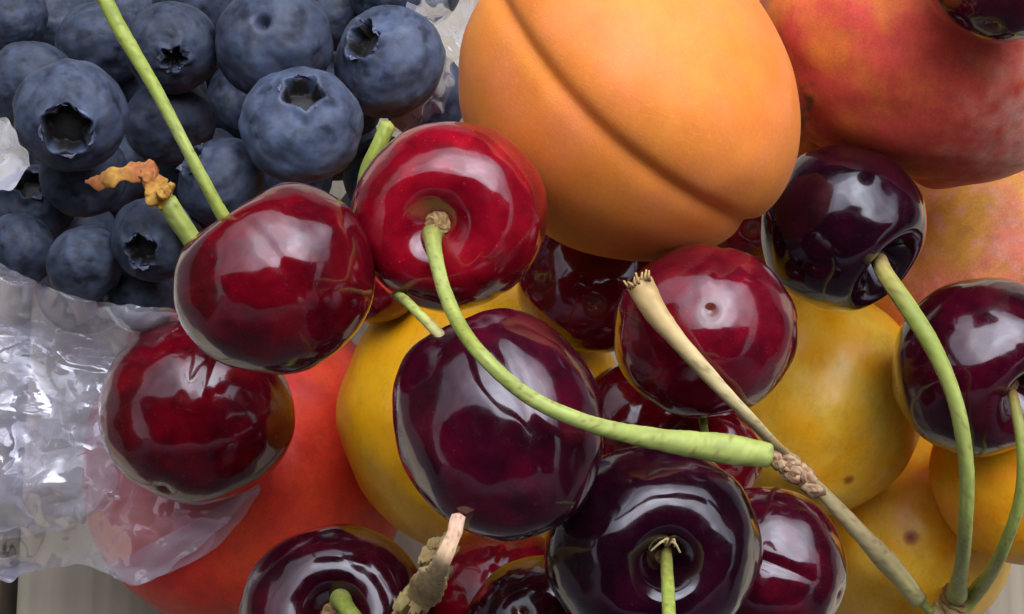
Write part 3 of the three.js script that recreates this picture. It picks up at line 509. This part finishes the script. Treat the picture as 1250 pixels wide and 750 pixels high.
// ------------------------------------------------------------------ clear crumpled bag
const film0 = { color: C(0.93, 0.92, 0.96), roughness: 0.06, thickness: 0, ior: 2.1, side: THREE.DoubleSide };
const filmMat = new THREE.MeshPhysicalMaterial({ ...film0, transmission: 0.8 }), filmWhite = new THREE.MeshPhysicalMaterial({ ...film0, transmission: 0.5 });
function crease(seed, cellSize) {   // upper envelope of tilted facets: flat panels that meet in sharp ridges
  const memo = new Map(), cell = (i, j) => { const key = i * 1000 + j; if (!memo.has(key)) { const r = rng(((i * 73856093) ^ (j * 19349663) ^ (seed * 83492791)) | 0); r(); const a = r() * 6.283, s = 0.25 + r() * 0.75; memo.set(key, [(i + 0.1 + 0.8 * r()) * cellSize, (j + 0.1 + 0.8 * r()) * cellSize, Math.cos(a) * s, Math.sin(a) * s, r() * cellSize * 0.55]); } return memo.get(key); };
  return (x, y) => { const a = Math.floor(x / cellSize), b = Math.floor(y / cellSize); let m = -1e9; for (let i = a - 2; i <= a + 2; i++) for (let j = b - 2; j <= b + 2; j++) { const [cx, cy, gx, gy, o] = cell(i, j), dx = x - cx, dy = y - cy; m = Math.max(m, o + gx * dx + gy * dy - 1.05 * Math.sqrt(dx * dx + dy * dy + 0.02 * cellSize * cellSize)); } return m; };
}
// boundary curves in photo positions; depth comes from what the film lies on
function film(parent, name, top, bottom, nu, nv, { obstacles, gap = 0.0012, sag = 0, amp = 1, seed = 1, turn = 0, stretch = 1.8, big = 0.016, mat = filmMat, keep = 0, edge = 7, puff = () => 9, calm = () => 1, label }) {
  const poly = (l) => new THREE.CatmullRomCurve3(l.map(([x, y]) => V(x, y, 0)), false, 'centripetal'), T = poly(top), B = poly(bottom);
  const P2 = [], z0 = [], z = [];
  for (let j = 0; j <= nv; j++) for (let i = 0; i <= nu; i++) { const a = T.getPoint(i / nu), b = B.getPoint(i / nu), v = j / nv, p = a.lerp(b, v); { const e = edge; p.x += e * noise3(p.x * 0.03, p.y * 0.03, seed); p.y += e * noise3(p.x * 0.03, p.y * 0.03, seed + 50); } P2.push(p); const f = Math.min(frontZ(p.x, p.y, obstacles) - gap - keep, puff(p.x, p.y)); z0.push(f); z.push(f); }
  const w = nu + 1;
  for (let it = 0; it < 220; it++) for (let j = 0; j <= nv; j++) for (let i = 0; i <= nu; i++) { const k = j * w + i; let s = 0, n = 0; if (i) { s += z[k - 1]; n++; } if (i < nu) { s += z[k + 1]; n++; } if (j) { s += z[k - w]; n++; } if (j < nv) { s += z[k + w]; n++; } z[k] = Math.min(z0[k], s / n + sag); }
  const c1 = crease(seed, big), c2 = crease(seed + 5, big * 0.42), c3 = crease(seed + 9, big * 0.17), pos = [], uv = [], idx = [], ct = Math.cos(turn), sn = Math.sin(turn);
  const hs = [];
  for (let k = 0; k < P2.length; k++) {
    const p = P2[k], q = at(p.x, p.y, z[k]), wx = q.x + 0.0012 * noise3(q.x * 80, q.z * 80, seed), wy = q.z + 0.0012 * noise3(q.x * 80, q.z * 80, seed + 7);
    const X = (wx * ct + wy * sn) / stretch, Y = -wx * sn + wy * ct, m = amp * calm(p.x, p.y), m2 = m * (0.3 + 0.7 * sstep(-0.25, 0.35, fbm(X * 70 + seed, Y * 70, 2, 2))), m3 = m2 * (0.2 + 0.8 * sstep(-0.1, 0.4, fbm(X * 90, Y * 90 + seed, 5, 2)));
    hs.push(0.26 * m * c1(X, Y) + 0.40 * m2 * c2(X * 0.8 + Y * 0.6, Y * 0.8 - X * 0.6) + 0.42 * m3 * c3(X * 0.6 - Y * 0.8, Y * 0.6 + X * 0.8)); uv.push(wx * 20, wy * 20);
  }
  const h0 = [...hs].sort((a, b) => a - b)[Math.floor(hs.length * 0.04)];   // the lowest creases rest on what is below
  for (let j = 0; j <= nv; j++) for (let i = 0; i <= nu; i++) {
    const k = j * w + i, p = P2[k], q = at(p.x, p.y, z[k] - Math.max(0, hs[k] - h0)); pos.push(q.x, q.y, q.z);
    if (i < nu && j < nv) idx.push(k, k + w, k + 1, k + 1, k + w, k + w + 1);
  }
  const g = new THREE.BufferGeometry(); g.setAttribute('position', new THREE.Float32BufferAttribute(pos, 3)); g.setAttribute('uv', new THREE.Float32BufferAttribute(uv, 2)); g.setIndex(idx); g.computeVertexNormals();
  return part(parent, name, g, mat, label);
}
{
  const berriesIn = placed.filter((s) => s.r < 80 && s.px < 300), low = [nectarine, ...berriesIn];
  const g = thing('plastic_bag', 'crumpled clear plastic bag around the blueberries', 'bag', at(30, 640, frontZ(30, 640, low)));
  const calm = (x, y) => 1 - 0.55 * sstep(130, 220, x) * sstep(560, 620, y);
  // the loose film stands puffed up off the table, sinking to it at its lower edge
  const puff = (d) => (x, y) => 0.283 - d + 0.024 * sstep(590, 720, y) * sstep(140, 60, x) + 0.003 * noise3(x * 0.013, y * 0.013, 3 + d * 900);
  film(g, 'film', [[-70, 285], [0, 322], [50, 346], [98, 366], [150, 372], [215, 380], [250, 400]], [[-80, 720], [-20, 706], [40, 700], [105, 690], [166, 714], [235, 672], [318, 598]], 210, 230, { obstacles: low, seed: 3, amp: 2.1, turn: -0.3, big: 0.013, calm, edge: 3, puff: puff(0) });
  film(g, 'rim_fold', [[-70, 288], [0, 325], [50, 349], [98, 369], [150, 376], [215, 384]], [[-70, 360], [0, 402], [44, 428], [96, 440], [140, 450], [205, 430]], 150, 70, { obstacles: low, seed: 11, amp: 2, gap: 0.0022, turn: 0.3, big: 0.009, edge: 4, puff: puff(0.002) });
  film(g, 'film_fold', [[-70, 350], [0, 386], [60, 400], [110, 412], [150, 440]], [[-80, 580], [-20, 548], [40, 530], [85, 545], [130, 540]], 140, 120, { obstacles: low, seed: 17, amp: 2.3, gap: 0.004, turn: 0.15, stretch: 2.4, big: 0.010, puff: puff(0.004) });
  film(g, 'film_fold', [[-70, 500], [0, 508], [40, 520], [80, 522], [130, 520]], [[-80, 670], [-10, 664], [30, 655], [80, 640], [150, 610]], 120, 90, { obstacles: low, seed: 29, amp: 2.3, gap: 0.004, turn: -0.6, big: 0.008, puff: puff(0.003) });
  film(g, 'film_fold', [[-60, 596], [-10, 600], [20, 610], [44, 628]], [[-60, 650], [-10, 646], [20, 648], [46, 646]], 60, 40, { obstacles: low, seed: 33, amp: 1.6, gap: 0.006, big: 0.008, mat: filmWhite, puff: puff(0.005) });
  film(g, 'film_fold', [[-60, 676], [-10, 684], [20, 676], [40, 680]], [[-60, 720], [-10, 712], [20, 706], [44, 694]], 60, 30, { obstacles: low, seed: 36, amp: 1, gap: 0.006, big: 0.008, mat: filmWhite, puff: puff(0.002) });
  film(g, 'film_fold', [[128, 694], [180, 666], [240, 634], [290, 606], [318, 594]], [[166, 716], [205, 700], [258, 672], [290, 640], [318, 600]], 80, 30, { obstacles: low, seed: 61, amp: 0.35, gap: 0.0022, turn: -0.5, stretch: 3, big: 0.02, edge: 1 });
  film(g, 'film_fold', [[-60, 110], [-10, 136], [14, 152], [30, 176], [42, 204]], [[-60, 270], [-20, 252], [2, 240], [18, 226], [38, 206]], 60, 50, { obstacles: berriesIn, seed: 41, amp: 0.5, gap: 0.0012, mat: filmWhite });
  film(g, 'film_fold', [[508, -25], [530, -20], [552, -10], [580, 0]], [[470, 165], [500, 168], [540, 172], [590, 190]], 60, 90, { obstacles: placed.filter((s) => s.r < 80 && s.px > 420), seed: 53, amp: 1, big: 0.01, gap: 0.0, keep: -0.006 });
}

renderer.render(scene, camera);
